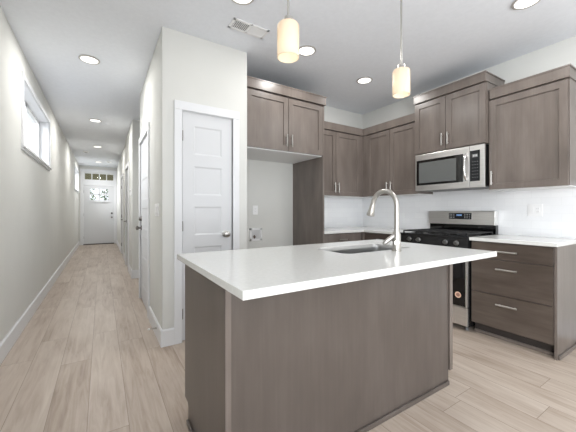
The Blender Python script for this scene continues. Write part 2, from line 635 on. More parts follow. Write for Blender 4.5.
for num, wx, sg, y0, y1, lab in ((4, LX, -1, -2.6, -0.8, 'added unseen window in the left wall behind the viewpoint'),):  # made-up window, added to go with the side fill lamp
    w = thing('window_%d' % num, lab, 'window', (wx, (y0 + y1) / 2, 0.65), None, 'structure')

    def sx(mb, d0, d1, *r):
        return mb.box(min(wx + sg * d0, wx + sg * d1), max(wx + sg * d0, wx + sg * d1), *r)
    f = MB()
    ym = (y0 + y1) / 2
    for r in ((y0, y1, 0.65, 0.70), (y0, y1, 2.10, 2.15), (y0, y0 + 0.05, 0.65, 2.15), (y1 - 0.05, y1, 0.65, 2.15), (ym - 0.025, ym + 0.025, 0.65, 2.15)):
        sx(f, 0.07, 0.11, *r)
    part('sash_frame', f, M['white'], w)
    for s0, s1 in ((y0 + 0.05, ym - 0.025), (ym + 0.025, y1 - 0.05)):
        part('pane', sx(MB(), 0.088, 0.094, s0, s1, 0.70, 2.10), M['glass'], w)
    f = MB()
    for d1, r in ((0.014, (y0 - 0.07, y1 + 0.07, 2.15, 2.22)), (0.014, (y0 - 0.07, y0, 0.65, 2.15)), (0.014, (y1, y1 + 0.07, 0.65, 2.15)), (0.03, (y0 - 0.07, y1 + 0.07, 0.58, 0.65))):
        sx(f, 0, -d1, *r)
    part('casing', f, M['trim'], w)

# baseboards
def bb_profile(mb, axis, p, out, a0, a1, h=0.145, t=0.014):
    pts = [(p, 0), (p + out * t, 0), (p + out * t, h - 0.012), (p + out * t * 0.45, h), (p, h)]
    if axis == 'x':       # board along y, face normal x
        mb.prism(pts, 'y', a0, a1)
    else:
        mb.prism(pts, 'x', a0, a1)
    return mb


struct('baseboard_left', bb_profile(MB(), 'x', LX, 1, BY, EY), M['trim'], 'white baseboard along the left hall wall', 'baseboard')
struct('baseboard_hall_right', bb_profile(MB(), 'x', HX, -1, QY - 0.014, D1[0] - 0.08), M['trim'], 'white baseboard between pantry corner and first hall door', 'baseboard')
struct('baseboard_pantry_left', bb_profile(MB(), 'y', QY, -1, HX, PD[0] - 0.07), M['trim'], 'short white baseboard left of the pantry door', 'baseboard')
struct('baseboard_pantry_right', bb_profile(MB(), 'y', QY, -1, PD[1] + 0.07, QX), M['trim'], 'short white baseboard right of the pantry door', 'baseboard')
struct('baseboard_passage', bb_profile(MB(), 'y', 5.74, -1, HX + 0.01, 1.9), M['trim'], 'white baseboard on the far side of the passage', 'baseboard')
struct('baseboard_hall_middle', bb_profile(MB(), 'x', HX + 0.01, -1, 5.726, D2[0] - 0.08), M['trim'], 'white baseboard before the second hall door', 'baseboard')
mbb = bb_profile(MB(), 'x', HX + 0.03, -1, 7.6, D3[0] - 0.08)
bb_profile(mbb, 'x', HX + 0.03, -1, D3[1] + 0.08, EY)
struct('baseboard_hall_far', mbb, M['trim'], 'white baseboard at the far end of the right hall wall', 'baseboard')
struct('baseboard_alcove', bb_profile(bb_profile(MB(), 'y', KY, -1, QX + 0.014, 2.249), 'x', QX, 1, QY + 0.05, KY), M['trim'], 'white baseboard inside the refrigerator alcove', 'baseboard')
struct('baseboard_range', bb_profile(MB(), 'x', RX, -1, BY, 0.79), M['trim'], 'white baseboard along the right wall', 'baseboard')


# ------------------------------------------------------------------ doors
def five_panels(a0, a1, b0, b1, st):
    top, bot, mid = 0.115, 0.20, 0.105
    h = (b1 - b0 - top - bot - 4 * mid) / 5
    out = []
    z = b1 - top
    for k in range(5):
        out.append((a0 + st, a1 - st, z - h, z))
        z -= h + mid
    return out


def knob(mb, c, n):
    mb.lathe([(0.032, 0.0), (0.032, 0.006), (0.012, 0.010), (0.011, 0.030), (0.024, 0.038), (0.029, 0.050), (0.026, 0.062), (0.012, 0.069), (0, 0.070)], c, n, 24)
    return mb


def interior_door(num, label, axis, plane, a0, a1, top, hinge, hardware):
    """plane: wall face; the slab sits just behind it; 'x' doors face -x, 'y' doors face -y"""
    loc = (plane, (a0 + a1) / 2, 0) if axis == 'x' else ((a0 + a1) / 2, plane, 0)
    d = thing('door_%d' % num, label, 'door', loc, None, 'structure')
    s0, s1 = a0 + 0.0025, a1 - 0.0025
    st = 0.115 if (a1 - a0) > 0.6 else 0.10
    part('door_slab', MB().panels(axis, plane + 0.040, s0, s1, 0.012, top - 0.003, 0.036, five_panels(s0, s1, 0.012, top - 0.003, st), 0.006, 0.014), M['door'], d)

    def bx(mb, u0, u1, d0, d1, z0, z1):
        if axis == 'x':
            return mb.box(plane - d1, plane - d0, u0, u1, z0, z1)
        return mb.box(u0, u1, plane - d1, plane - d0, z0, z1)
    cw = 0.07
    mb = MB()
    bx(mb, a0 - cw, a0 - 0.004, 0, 0.017, 0, top + 0.004)
    bx(mb, a1 + 0.004, a1 + cw, 0, 0.017, 0, top + 0.004)
    bx(mb, a0 - cw, a1 + cw, 0, 0.019, top + 0.004, top + 0.08)
    part('casing', mb, M['trim'], d, 0.002)
    mb = MB()
    bx(mb, a0 - 0.012, a0 + 0.0, -0.10, 0.0, 0, top)
    bx(mb, a1 - 0.0, a1 + 0.012, -0.10, 0.0, 0, top)
    bx(mb, a0 - 0.012, a1 + 0.012, -0.10, 0.0, top - 0.001, top + 0.012)
    part('jamb', mb, M['trim'], d)
    ha = a0 + 0.0 if hinge == 'lo' else a1
    for z in (0.25, 1.03, top - 0.22):
        c = (plane - 0.002, ha, z - 0.045) if axis == 'x' else (ha, plane - 0.002, z - 0.045)
        part('hinge', MB().lathe([(0.007, 0), (0.007, 0.09)], c, (0, 0, 1), 10), M['cap'], d)
    ka = a1 - 0.065 if hinge == 'lo' else a0 + 0.065
    n = (-1, 0, 0) if axis == 'x' else (0, -1, 0)
    base = (lambda z: (plane + 0.004, ka, z)) if axis == 'x' else (lambda z: (ka, plane + 0.004, z))
    if hardware == 'lever':
        mb = MB().lathe([(0.03, 0), (0.03, 0.008), (0.011, 0.012), (0.011, 0.05)], base(0.95), n, 20)
        b = Vector(base(0.95)) + Vector(n) * 0.05
        e = b + (Vector((0, 0.10, 0)) if axis == 'x' else Vector((0.1, 0, 0))) * (1 if hinge == 'hi' else -1)
        mb.tube([b, e], 0.008)
        part('door_handle', mb, M['cap'], d)
    else:
        part('door_knob', knob(MB(), base(0.945), n), M['nickel'] if num == 1 else M['cap'], d)
    if hardware == 'deadbolt':
        part('deadbolt', MB().lathe([(0.03, 0), (0.03, 0.012), (0.024, 0.018), (0.024, 0.03), (0, 0.032)], base(1.065), n, 20), M['cap'], d)
    return d


interior_door(1, 'narrow white five-panel pantry door with nickel knob', 'y', QY, PD[0], PD[1], 2.055, 'lo', 'knob')
interior_door(2, 'white hall door with knob and deadbolt, nearest on the right', 'x', HX, D1[0], D1[1], DH, 'lo', 'deadbolt')
interior_door(3, 'white hall door just past the side passage', 'x', HX + 0.01, D2[0], D2[1], DH, 'lo', 'lever')
interior_door(4, 'white hall door nearest the front door on the right', 'x', HX + 0.03, D3[0], D3[1], DH, 'hi', 'lever')

# front door with four-pane light and transom
d = thing('door_5', 'white front door with four-pane window at the hall end', 'door', (-0.075, EY, 0), None, 'structure')
a0, a1 = FD
s0, s1 = a0 + 0.012, a1 - 0.012
LZ0, LZ1 = 1.565, 1.965
LA0, LA1 = -0.345, 0.200
mb = MB()
yb = EY + 0.06
mb.box(s0, LA0, EY + 0.015, yb, 0.03, 2.07).box(LA1, s1, EY + 0.015, yb, 0.03, 2.07)
mb.box(LA0, LA1, EY + 0.015, yb, LZ1, 2.07).box(LA0, LA1, EY + 0.025, yb, 0.03, LZ0)
mb.box(LA0, LA1, EY + 0.015, yb, LZ0 - 0.10, LZ0).box(LA0, LA1, EY + 0.015, yb, 0.03, 0.27)
mb.box(-0.135, -0.015, EY + 0.015, yb, 0.27, LZ0 - 0.10)
part('door_slab', mb, M['door'], d)
part('shelf', MB().box(LA0 - 0.05, LA1 + 0.05, EY - 0.015, EY + 0.016, LZ0 - 0.075, LZ0 - 0.045), M['door'], d)
cx, cz = (LA0 + LA1) / 2, (LZ0 + LZ1) / 2
part('muntin', MB().box(cx - 0.022, cx + 0.022, EY + 0.018, yb - 0.01, LZ0, LZ1).box(LA0, LA1, EY + 0.018, yb - 0.01, cz - 0.022, cz + 0.022), M['door'], d)
for u0, u1 in ((LA0, cx - 0.014), (cx + 0.014, LA1)):
    for v0, v1 in ((LZ0, cz - 0.014), (cz + 0.014, LZ1)):
        part('pane', MB().box(u0, u1, EY + 0.036, EY + 0.042, v0, v1), M['glass'], d)
tr = MB()
tr.box(a0, a1, EY + 0.0, EY + 0.10, 2.085, 2.28).box(a0, a1, EY + 0.0, EY + 0.10, 2.495, 2.52)
TA0, TA1 = -0.495, 0.36
tr.box(a0, TA0, EY, EY + 0.10, 2.28, 2.495).box(TA1, a1, EY, EY + 0.10, 2.28, 2.495)
tw = (TA1 - TA0 - 3 * 0.026) / 4
for k in range(3):
    x = TA0 + (k + 1) * tw + k * 0.026
    tr.box(x, x + 0.026, EY + 0.01, EY + 0.08, 2.28, 2.495)
tf = part('transom_frame', tr, M['trim'], d)
for k in range(4):
    x = TA0 + k * (tw + 0.026)
    part('pane', MB().box(x, x + tw, EY + 0.04, EY + 0.046, 2.28, 2.495), M['glass'], tf)
part('casing', MB().box(a0 - 0.085, a0, EY - 0.018, EY, 0, 2.53).box(a1, a1 + 0.078, EY - 0.018, EY, 0, 2.53).box(a0 - 0.1, a1 + 0.08, EY - 0.022, EY, 2.53, 2.64), M['trim'], d)
part('jamb', MB().box(a0, a0 + 0.010, EY, EY + 0.12, 0, 2.085).box(a1 - 0.010, a1, EY, EY + 0.12, 0, 2.085).box(a0, a1, EY, EY + 0.12, 2.074, 2.085), M['trim'], d)
part('threshold', MB().box(a0, a1, EY - 0.02, EY + 0.14, 0, 0.024), M['toe'], d)
part('door_knob', knob(MB(), (s1 - 0.065, EY + 0.015, 0.955), (0, -1, 0)), M['cap'], d)
part('deadbolt', MB().lathe([(0.032, 0), (0.032, 0.014), (0.022, 0.03), (0, 0.032)], (s1 - 0.065, EY + 0.015, 1.10), (0, -1, 0), 20), M['cap'], d)
for z in (0.25, 1.05, 1.85):
    part('hinge', MB().lathe([(0.008, 0), (0.008, 0.1)], (s0 - 0.004, EY + 0.008, z - 0.05), (0, 0, 1), 10), M['cap'], d)

# ------------------------------------------------------------------ outside the front door
tag(link_mesh('ground', MB().box(-30, 30, EY + 0.15, 60, -0.3, -0.12), M['lawn']), 'lawn outside the front door', 'ground', None, 'structure')
tag(link_mesh('porch_floor', MB().box(-2.5, 3.0, EY + 0.15, EY + 2.2, -0.12, -0.02), M['concrete']), 'concrete porch outside the front door', 'porch', None, 'structure')
struct("porch_roof", MB().box(-2.5, 3.0, EY + 0.15, EY + 2.4, 2.72, 2.82).box(-2.5, 3.0, EY + 1.9, EY + 2.1, 2.38, 2.72), M["porch"], "olive porch roof and beam seen through the transom", "porch roof")
for x in (-2.3, 2.6):
    tag(link_mesh('porch_post', MB().box(x, x + 0.15, EY + 1.9, EY + 2.05, -0.02, 2.38), M['trim']), 'white porch post holding up the porch beam', 'post', 'porch posts', 'structure')


def tree(x, y, h, r, label, seed):
    rnd = random.Random(seed)
    t = thing('tree', label, 'tree', (x, y, -0.12))
    tb = MB().tube([(x, y, -0.12), (x + 0.05, y, h * 0.4), (x, y + 0.05, h * 0.85)], [0.13, 0.09, 0.03], 8)
    for k in range(9):
        a = k * 2.4
        z = h * (0.35 + 0.05 * k)
        tb.tube([(x, y, z), (x + r * 0.75 * math.cos(a), y + r * 0.75 * math.sin(a), z + 0.5)], [0.035, 0.012], 6)
    part('trunk', tb, M['bark'], t)
    lb = MB()
    for k in range(650):
        p = Vector((rnd.gauss(0, 1), rnd.gauss(0, 1), rnd.gauss(0, 1))).normalized() * (rnd.random() ** 0.4)
        c = Vector((x + p.x * r, y + p.y * r, h * 0.66 + p.z * h * 0.36))
        u = Vector((rnd.uniform(-1, 1), rnd.uniform(-1, 1), rnd.uniform(-1, 1))).normalized()
        w_ = u.orthogonal().normalized()
        s = rnd.uniform(0.05, 0.11)
        lb.face([c - u * s, c + w_ * s * 0.5, c + u * s, c - w_ * s * 0.5])
    part('foliage', lb, M['leaf'], t)


tree(0.75, 17.5, 2.9, 0.8, 'young green tree seen through the right panes of the front door', 1)
tree(-0.95, 19.0, 2.7, 0.75, 'young green tree seen through the left panes of the front door', 2)

# ------------------------------------------------------------------ kitchen cabinets
DT = 0.020      # door thickness


def pull(mb, axis, plane, a, b, length, vertical):
    """bar pull in front of plane (towards -axis), centred at a,b"""
    def w(aa, bb, dd):
        return (aa, plane - dd, bb) if axis == 'y' else (plane - dd, aa, bb)
    L = length / 2
    if vertical:
        mb.tube([w(a, b - L, 0.030), w(a, b + L, 0.030)], 0.0070, 12)
        for s in (-1, 1):
            mb.tube([w(a, b + s * L * 0.72, -0.001), w(a, b + s * L * 0.72, 0.030)], 0.0052, 10)
    else:
        mb.tube([w(a - L, b, 0.030), w(a + L, b, 0.030)], 0.0085, 12)
        for s in (-1, 1):
            mb.tube([w(a + s * L * 0.72, b, -0.001), w(a + s * L * 0.72, b, 0.030)], 0.0052, 10)
    return mb


def shaker(cab, axis, plane, a0, a1, b0, b1, hand=None, rail=0.058):
    dr = part('door', MB().panels(axis, plane, a0, a1, b0, b1, DT, [(a0 + rail, a1 - rail, b0 + rail, b1 - rail)], 0.011, 0.002), M['wood'], cab)
    if hand is not None:
        part('handle', pull(MB(), axis, plane - DT, hand[0], hand[1], 0.135, True), M['nickel'], dr)
    return dr


def crown(mb, front_axis, f, back, a0, a1, z0, z1, lip=0.006):
    if front_axis == 'y':
        mb.box(a0, a1, f, back, z0, z1)
        mb.box(a0 - lip, a1 + lip, f - lip, back, z1 - 0.014, z1)
    else:
        mb.box(f, back, a0, a1, z0, z1)
        mb.box(f - lip, back, a0 - lip, a1 + lip, z1 - 0.014, z1)
    return mb


# refrigerator end panel
tag(link_mesh('refrigerator_end_panel', MB().box(2.250, 2.272, 2.768, KY - 0.001, 0, 2.436), M['wood'], None, 0.001),
    'tall brown wood panel on the right side of the empty refrigerator alcove', 'end panel')

# cabinet over the refrigerator alcove
cab = thing('wall_cabinet', 'large two-door brown cabinet above the empty refrigerator alcove', 'cabinet', (1.73, KY, 1.827), 'brown wall cabinets')
part('carcass', MB().box(QX + 0.003, 2.2495, 2.788, KY - 0.001, 1.831, 2.436), M['wood'], cab)
part('underside', MB().box(QX + 0.003, 2.2495, 2.792, KY - 0.001, 1.822, 1.831), M['melamine'], cab, label='white cabinet underside')
part('crown_moulding', crown(MB(), 'y', 2.750, KY - 0.001, QX + 0.010, 2.286, 2.4365, 2.540), M['wood'], cab, 0.002)
shaker(cab, 'y', 2.788, 1.250, 1.757, 1.832, 2.422, (1.757 - 0.03, 1.832 + 0.045 + 0.0675))
shaker(cab, 'y', 2.788, 1.763, 2.246, 1.832, 2.422, (1.763 + 0.03, 1.832 + 0.045 + 0.0675))

# corner: cabinet on the back wall
cab = thing('wall_cabinet', 'two-door brown wall cabinet in the corner beside the tall refrigerator panel', 'cabinet', (2.75, KY, 1.374), 'brown wall cabinets')
UY, UX = 3.115, 3.293
part('carcass', MB().box(2.274, UX, UY, KY - 0.001, 1.380, 2.276), M['wood'], cab)
part('underside', MB().box(2.274, UX, UY + 0.004, KY - 0.009, 1.374, 1.380), M['melamine'], cab, label='white cabinet underside')
part('filler_strip', MB().box(3.215, UX - 0.001, UY - 0.018, UY, 1.376, 2.276), M['wood'], cab)
part('crown_moulding', MB().box(2.274, 3.262, UY - 0.034, KY - 0.001, 2.2765, 2.378), M['wood'], cab, 0.002)
shaker(cab, 'y', UY, 2.280, 2.745, 1.378, 2.262, (2.745 - 0.03, 1.378 + 0.045 + 0.0675))
shaker(cab, 'y', UY, 2.751, 3.211, 1.378, 2.262, (2.751 + 0.03, 1.378 + 0.045 + 0.0675))

# corner: cabinet on the range wall
cab = thing('wall_cabinet', 'two-door brown wall cabinet left of the microwave on the right wall', 'cabinet', (RX, 2.6, 1.374), 'brown wall cabinets')
part('carcass', MB().box(UX + 0.001, RX - 0.001, 2.208, UY - 0.001 + 0.31, 1.380, 2.276), M['wood'], cab)
part('underside', MB().box(UX + 0.005, RX - 0.009, 2.208, 3.40, 1.374, 1.380), M['melamine'], cab, label='white cabinet underside')
part('filler_strip', MB().box(UX - 0.018, UX + 0.001, 3.022, 3.094, 1.376, 2.276), M['wood'], cab)
part('crown_moulding', MB().box(3.2625, RX - 0.001, 2.208, 3.0805, 2.2765, 2.378).box(3.2625, RX - 0.001, 3.0805, KY - 0.002, 2.2765, 2.378), M['wood'], cab, 0.002)
shaker(cab, 'x', UX, 2.617, 3.018, 1.378, 2.262, (2.617 + 0.03, 1.378 + 0.045 + 0.0675))
shaker(cab, 'x', UX, 2.212, 2.611, 1.378, 2.262, (2.611 - 0.03, 1.378 + 0.045 + 0.0675))

# cabinet above microwave
MX = 3.240
cab = thing('wall_cabinet', 'raised two-door brown cabinet directly above the microwave', 'cabinet', (RX, 1.81, 1.845), 'brown wall cabinets')
part('carcass', MB().box(MX, RX - 0.001, 1.418, 2.206, 1.846, 2.456), M['wood'], cab)
part('crown_moulding', crown(MB(), 'x', 3.204, RX - 0.001, 1.412, 2.208, 2.4565, 2.552), M['wood'], cab, 0.002)
shaker(cab, 'x', MX, 1.422, 1.820, 1.852, 2.444, (1.820 - 0.03, 1.852 + 0.045 + 0.0675))
shaker(cab, 'x', MX, 1.826, 2.202, 1.852, 2.444, (1.826 + 0.03, 1.852 + 0.045 + 0.0675))

# right wall cabinet
cab = thing('wall_cabinet', 'wide single-door brown wall cabinet right of the microwave at the picture edge', 'cabinet', (RX, 1.11, 1.374), 'brown wall cabinets')
part('carcass', MB().box(UX, RX - 0.001, 0.815, 1.4165, 1.380, 2.276), M['wood'], cab)
part('underside', MB().box(UX + 0.004, RX - 0.009, 0.815, 1.4165, 1.374, 1.380), M['melamine'], cab, label='white cabinet underside')
part('crown_moulding', crown(MB(), 'x', 3.262, RX - 0.001, 0.808, 1.404, 2.2765, 2.378), M['wood'], cab, 0.002)
shaker(cab, 'x', UX, 0.822, 1.412, 1.378, 2.262, (1.412 - 0.03, 1.378 + 0.045 + 0.0675))

# base cabinets
BX = 3.013
cab = thing('base_cabinet', 'three-drawer brown base cabinet right of the range', 'cabinet', (RX, 1.14, 0), 'brown base cabinets')
part('carcass', MB().box(BX, RX - 0.001, 0.832, 1.446, 0.105, 0.884), M['wood'], cab)
part('toe_kick', MB().box(BX + 0.055, RX - 0.001, 0.832, 1.446, 0.0, 0.105), M['toe'], cab)
part('end_panel', MB().box(BX - 0.020, RX - 0.001, 0.814, 0.832, 0.0, 0.884), M['wood'], cab, 0.001)
part('shoe_moulding', MB().box(BX - 0.004, RX - 0.001, 0.801, 0.814, 0, 0.03).box(BX + 0.041, BX + 0.055, 0.832, 1.446, 0, 0.03), M['wood'], cab, 0.004)
for z0, z1, hz in ((0.731, 0.873, 0.802), (0.414, 0.725, 0.645), (0.110, 0.408, 0.330)):
    dw = part('drawer', MB().box(BX - 0.020, BX, 0.836, 1.443, z0, z1), M['woodh'], cab, 0.0015)
    part('handle', pull(MB(), 'x', BX - 0.020, 1.148, hz, 0.16, False), M['nickel'], dw)

BKY = 2.835
cab = thing('base_cabinet', 'brown base cabinet with drawer against the back wall, beside the tall refrigerator panel', 'cabinet', (2.6, KY, 0), 'brown base cabinets')
part('carcass', MB().box(2.274, RX - 0.66, BKY, KY - 0.001, 0.105, 0.884), M['wood'], cab)
part('toe_kick', MB().box(2.274, RX - 0.66, BKY + 0.055, KY - 0.001, 0, 0.105), M['toe'], cab)
dw = part('drawer', MB().box(2.280, 2.925, BKY - 0.02, BKY, 0.731, 0.873), M['wood'], cab, 0.0015)
part('handle', pull(MB(), 'y', BKY - 0.02, 2.60, 0.802, 0.135, False), M['nickel'], dw)
shaker(cab, 'y', BKY, 2.280, 2.599, 0.112, 0.724, (2.57, 0.63))
shaker(cab, 'y', BKY, 2.605, 2.925, 0.112, 0.724, (2.635, 0.63))

cab = thing('base_cabinet', 'brown base cabinet in the corner left of the range', 'cabinet', (RX, 2.6, 0), 'brown base cabinets')
part('carcass', MB().box(BX, RX - 0.001, 2.222, KY - 0.001, 0.105, 0.884), M['wood'], cab)
part('toe_kick', MB().box(BX + 0.055, RX - 0.001, 2.222, KY - 0.001, 0, 0.105), M['toe'], cab)
part('filler_strip', MB().box(2.962, BX - 0.0005, 2.80, 2.86, 0.105, 0.884), M['wood'], cab)
dw = part('drawer', MB().box(BX - 0.02, BX, 2.226, 2.79, 0.731, 0.873), M['woodh'], cab, 0.0015)
part('handle', pull(MB(), 'x', BX - 0.02, 2.50, 0.802, 0.135, False), M['nickel'], dw)
shaker(cab, 'x', BX, 2.226, 2.79, 0.112, 0.724, (2.27, 0.63))

# wall countertops
tag(link_mesh('countertop', MB().box(2.965, RX - 0.0085, 0.806, 1.450, 0.885, 0.915), M['quartz'], None, 0.002),
    'white quartz countertop on the drawer cabinet right of the range', 'countertop', 'white quartz countertops')
tag(link_mesh('countertop', MB().prism([(2.274, KY - 0.0085), (2.274, 2.79), (2.965, 2.79), (2.965, 2.218), (RX - 0.0085, 2.218), (RX - 0.0085, KY - 0.0085)], 'z', 0.885, 0.915), M['quartz'], None, 0.002),
    'white quartz L-shaped countertop in the far kitchen corner', 'countertop', 'white quartz countertops')

# ------------------------------------------------------------------ island
IX0, IX1, IY0, IY1 = 0.402, 2.006, 1.090, 1.735
isl = thing('kitchen_island', 'large brown wood kitchen island cabinet in the foreground', 'kitchen island', (1.2, 1.4, 0))
side = [(IY0, 0.0), (IY1 - 0.075, 0.0), (IY1 - 0.075, 0.088), (IY1 - 0.062, 0.105), (IY1, 0.105), (IY1, 0.885), (IY0, 0.885)]
part('end_panel', MB().prism(side, 'x', IX0, IX0 + 0.024), M['wood_darkened'], isl, 0.0015)
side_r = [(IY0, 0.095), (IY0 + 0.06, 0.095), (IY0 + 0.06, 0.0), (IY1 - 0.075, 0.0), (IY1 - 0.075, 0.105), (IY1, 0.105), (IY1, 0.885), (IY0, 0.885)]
part('end_panel', MB().prism(side_r, 'x', IX1 - 0.034, IX1), M['wood_darkened'], isl, 0.0015)
part('front_panel', MB().box(IX0 + 0.024, IX1 - 0.034, IY0 + 0.007, IY0 + 0.026, 0, 0.885), M['wood_darkened'], isl)
part('shoe_moulding', MB().box(IX0 + 0.024, IX1 - 0.040, IY0 - 0.006, IY0 + 0.007, 0, 0.028).box(IX0 - 0.013, IX0, IY0 - 0.006, IY1 - 0.085, 0, 0.028), M['wood_darkened'], isl, 0.004)
part('corner_trim', MB().box(IX0 + 0.001, IX0 + 0.0245, IY0 - 0.004, IY0 - 0.0002, 0.095, 0.8848), M['wood'], isl, label='lighter wood corner strip')
part('corner_trim', MB().box(IX1 - 0.034, IX1 - 0.001, IY0 - 0.004, IY0 - 0.0002, 0.095, 0.8848), M['wood'], isl, label='lighter wood corner strip')
part('floor_panel', MB().box(IX0 + 0.024, IX1 - 0.034, IY0 + 0.026, IY1 - 0.022, 0.105, 0.123), M['wood_darkened'], isl)
part('toe_kick', MB().box(IX0 + 0.024, IX1 - 0.034, IY1 - 0.095, IY1 - 0.075, 0, 0.105), M['toe'], isl)
part('back_frame', MB().box(IX0 + 0.024, IX1 - 0.034, IY1 - 0.022, IY1 - 0.004, 0.123, 0.885), M['wood_darkened'], isl)
for k in range(4):
    x = IX0 + 0.028 + k * 0.387
    dd = part('door', MB().box(x, x + 0.381, IY1 - 0.004, IY1 + 0.016, 0.112, 0.873), M['wood_darkened'], isl, 0.002)
    hb = MB().tube([(x + 0.19 - 0.07, IY1 + 0.046, 0.82), (x + 0.19 + 0.07, IY1 + 0.046, 0.82)], 0.0058)
    for s in (-0.05, 0.05):
        hb.tube([(x + 0.19 + s, IY1 + 0.015, 0.82), (x + 0.19 + s, IY1 + 0.046, 0.82)], 0.0045)
    part('handle', hb, M['nickel'], dd)


def rrect(x0, x1, y0, y1, r, n=6):
    pts = []
    for cx_, cy_, a in ((x1 - r, y1 - r, 0), (x0 + r, y1 - r, 90), (x0 + r, y0 + r, 180), (x1 - r, y0 + r, 270)):
        for k in range(n + 1):
            t = math.radians(a + 90 * k / n)
            pts.append((cx_ + r * math.cos(t), cy_ + r * math.sin(t)))
    return pts


SX0, SX1, SY0, SY1 = 1.190, 1.800, 1.245, 1.560
CT = (0.367, 2.048, 0.839, 1.776)
mb = MB()
bm = mb.bm
outer = [(CT[0], CT[2]), (CT[1], CT[2]), (CT[1], CT[3]), (CT[0], CT[3])]
inner = rrect(SX0, SX1, SY0, SY1, 0.05)
loops = {}
for z in (0.885, 0.915):
    for nm, pts in (('o', outer), ('i', inner)):
        vs = [bm.verts.new((x, y, z)) for x, y in pts]
        loops[nm, z] = vs
    es = []
    for nm in 'oi':
        vs = loops[nm, z]
        es += [bm.edges.new((vs[i], vs[(i + 1) % len(vs)])) for i in range(len(vs))]
    bmesh.ops.triangle_fill(bm, use_beauty=True, use_dissolve=False, edges=es)
for nm in 'oi':
    A, B = loops[nm, 0.885], loops[nm, 0.915]
    for i in range(len(A)):
        j = (i + 1) % len(A)
        bm.faces.new((A[i], A[j], B[j], B[i]))
tag(link_mesh('island_countertop', mb, M['quartz'], None, 0.002), 'white quartz island countertop with sink cutout, overhanging toward the viewer', 'countertop', 'white quartz countertops')

# sink
sk = thing('sink', 'stainless steel sink set into the white island countertop', 'sink', ((SX0 + SX1) / 2, (SY0 + SY1) / 2, 0.685))
mb = MB()
rings = []
for off, z, r in ((-0.0040, 0.9125, 0.05), (-0.0045, 0.885, 0.05), (-0.005, 0.86, 0.05), (-0.010, 0.72, 0.05), (-0.03, 0.70, 0.045), (-0.06, 0.695, 0.03)):
    rings.append([mb.bm.verts.new((x, y, z)) for x, y in rrect(SX0 - off, SX1 + off, SY0 - off, SY1 + off, r)])
for A, B in zip(rings, rings[1:]):
    for i in range(len(A)):
        j = (i + 1) % len(A)
        mb.bm.faces.new((A[i], A[j], B[j], B[i]))
mb.bm.faces.new(rings[-1])
mb.smooth = True
o = part('basin', mb, M['sinksteel'], sk)
md = o.modifiers.new('thick', 'SOLIDIFY')
md.thickness = 0.002
md.offset = 0
part('drain', MB().lathe([(0.045, 0), (0.045, 0.002), (0.03, 0.003), (0.0, 0.001)], ((SX0 + SX1) / 2, (SY0 + SY1) / 2, 0.6955), (0, 0, 1), 24), M['chrome'], sk)

# faucet
FX, FY = 1.550, 1.185
fc = thing('faucet', 'tall brushed nickel gooseneck pull-down faucet beside the island sink', 'faucet', (FX, FY, 0.915))
part('base', MB().lathe([(0.030, 0), (0.030, 0.006), (0.025, 0.010), (0.024, 0.10), (0.018, 0.13)], (FX, FY, 0.9152), (0, 0, 1), 28), M['nickel'], fc)
R = 0.095
pts = [(FX, FY, 1.03), (FX, FY, 1.10), (FX, FY, 1.16), (FX, FY, 1.197)]
for k in range(1, 15):
    a = math.pi * 0.94 * k / 14
    pts.append((FX, FY + R - R * math.cos(a), 1.197 + R * math.sin(a)))
e = Vector(pts[-1])
dirn = (e - Vector(pts[-2])).normalized()
part('spout', MB().tube(pts, 0.0155, 18), M['nickel'], fc)
part('spray_head', MB().lathe([(0.0158, -0.004), (0.0165, 0.01), (0.022, 0.055), (0.027, 0.080), (0.025, 0.086), (0, 0.086)], e, dirn, 24), M['nickel'], fc)
# side lever hub and handle, hanging down toward the left
part('lever', MB().tube([(FX, FY, 1.022), (FX - 0.030, FY + 0.019, 0.996), (FX - 0.062, FY + 0.039, 0.966), (FX - 0.070, FY + 0.044, 0.959)], [0.012, 0.0145, 0.014, 0.009], 16)
     .lathe([(0.018, 0), (0.0195, 0.020), (0.017, 0.030), (0, 0.033)], (FX - 0.012, FY - 0.004, 0.968), (-0.62, -0.78, 0), 20), M['nickel'], fc)

# ------------------------------------------------------------------ range
RY0, RY1 = 1.458, 2.212
rg = thing('range', 'black and stainless gas range with back control panel', 'range', (3.2, 1.835, 0))
part('body', MB().box(2.985, RX - 0.012, RY0, RY1, 0.045, 0.895), M['black'], rg, 0.002)
for x in (3.02, 3.52):
    for y in (RY0 + 0.04, RY1 - 0.04):
        part('foot', MB().lathe([(0.016, 0), (0.016, 0.01), (0.01, 0.046)], (x, y, 0.0), (0, 0, 1), 12), M['grey'], rg)
part('cooktop', MB().box(2.955, RX - 0.012, RY0, RY1, 0.895, 0.915), M['black'], rg, 0.003)
part('knob_panel', MB().prism([(2.985, 0.802), (2.952, 0.802), (2.955, 0.8945), (2.985, 0.8945)], 'y', RY0, RY1), M['black'], rg, 0.002)
for y in (2.085, 1.972, 1.672, 1.562):
    part('knob', MB().lathe([(0.024, 0), (0.024, 0.006), (0.019, 0.010), (0.017, 0.032), (0.0, 0.034)], (2.9525, y, 0.85), (-1, 0, 0.03), 20), M['knobs'], rg)
dr = part('oven_door', MB().box(2.952, 2.984, RY0 + 0.003, RY1 - 0.003, 0.235, 0.796), M['steel'], rg, 0.003)
part('door_glass', MB().box(2.949, 2.953, RY0 + 0.020, RY1 - 0.020, 0.24, 0.70), M['bglass'], dr)
hb = MB().tube([(2.902, RY0 + 0.05, 0.748), (2.902, RY1 - 0.05, 0.748)], 0.012, 16)
for y in (RY0 + 0.09, RY1 - 0.09):
    hb.tube([(2.953, y, 0.748), (2.902, y, 0.748)], 0.009)
part('handle', hb, M['steel'], dr)
st = part('sticker', MB().lathe([(0.030, 0), (0.030, 0.0006)], (2.9492, 1.546, 0.345), (-1, 0, 0), 28), M['beige'], dr, label='round beige paper sticker')
mb = MB()
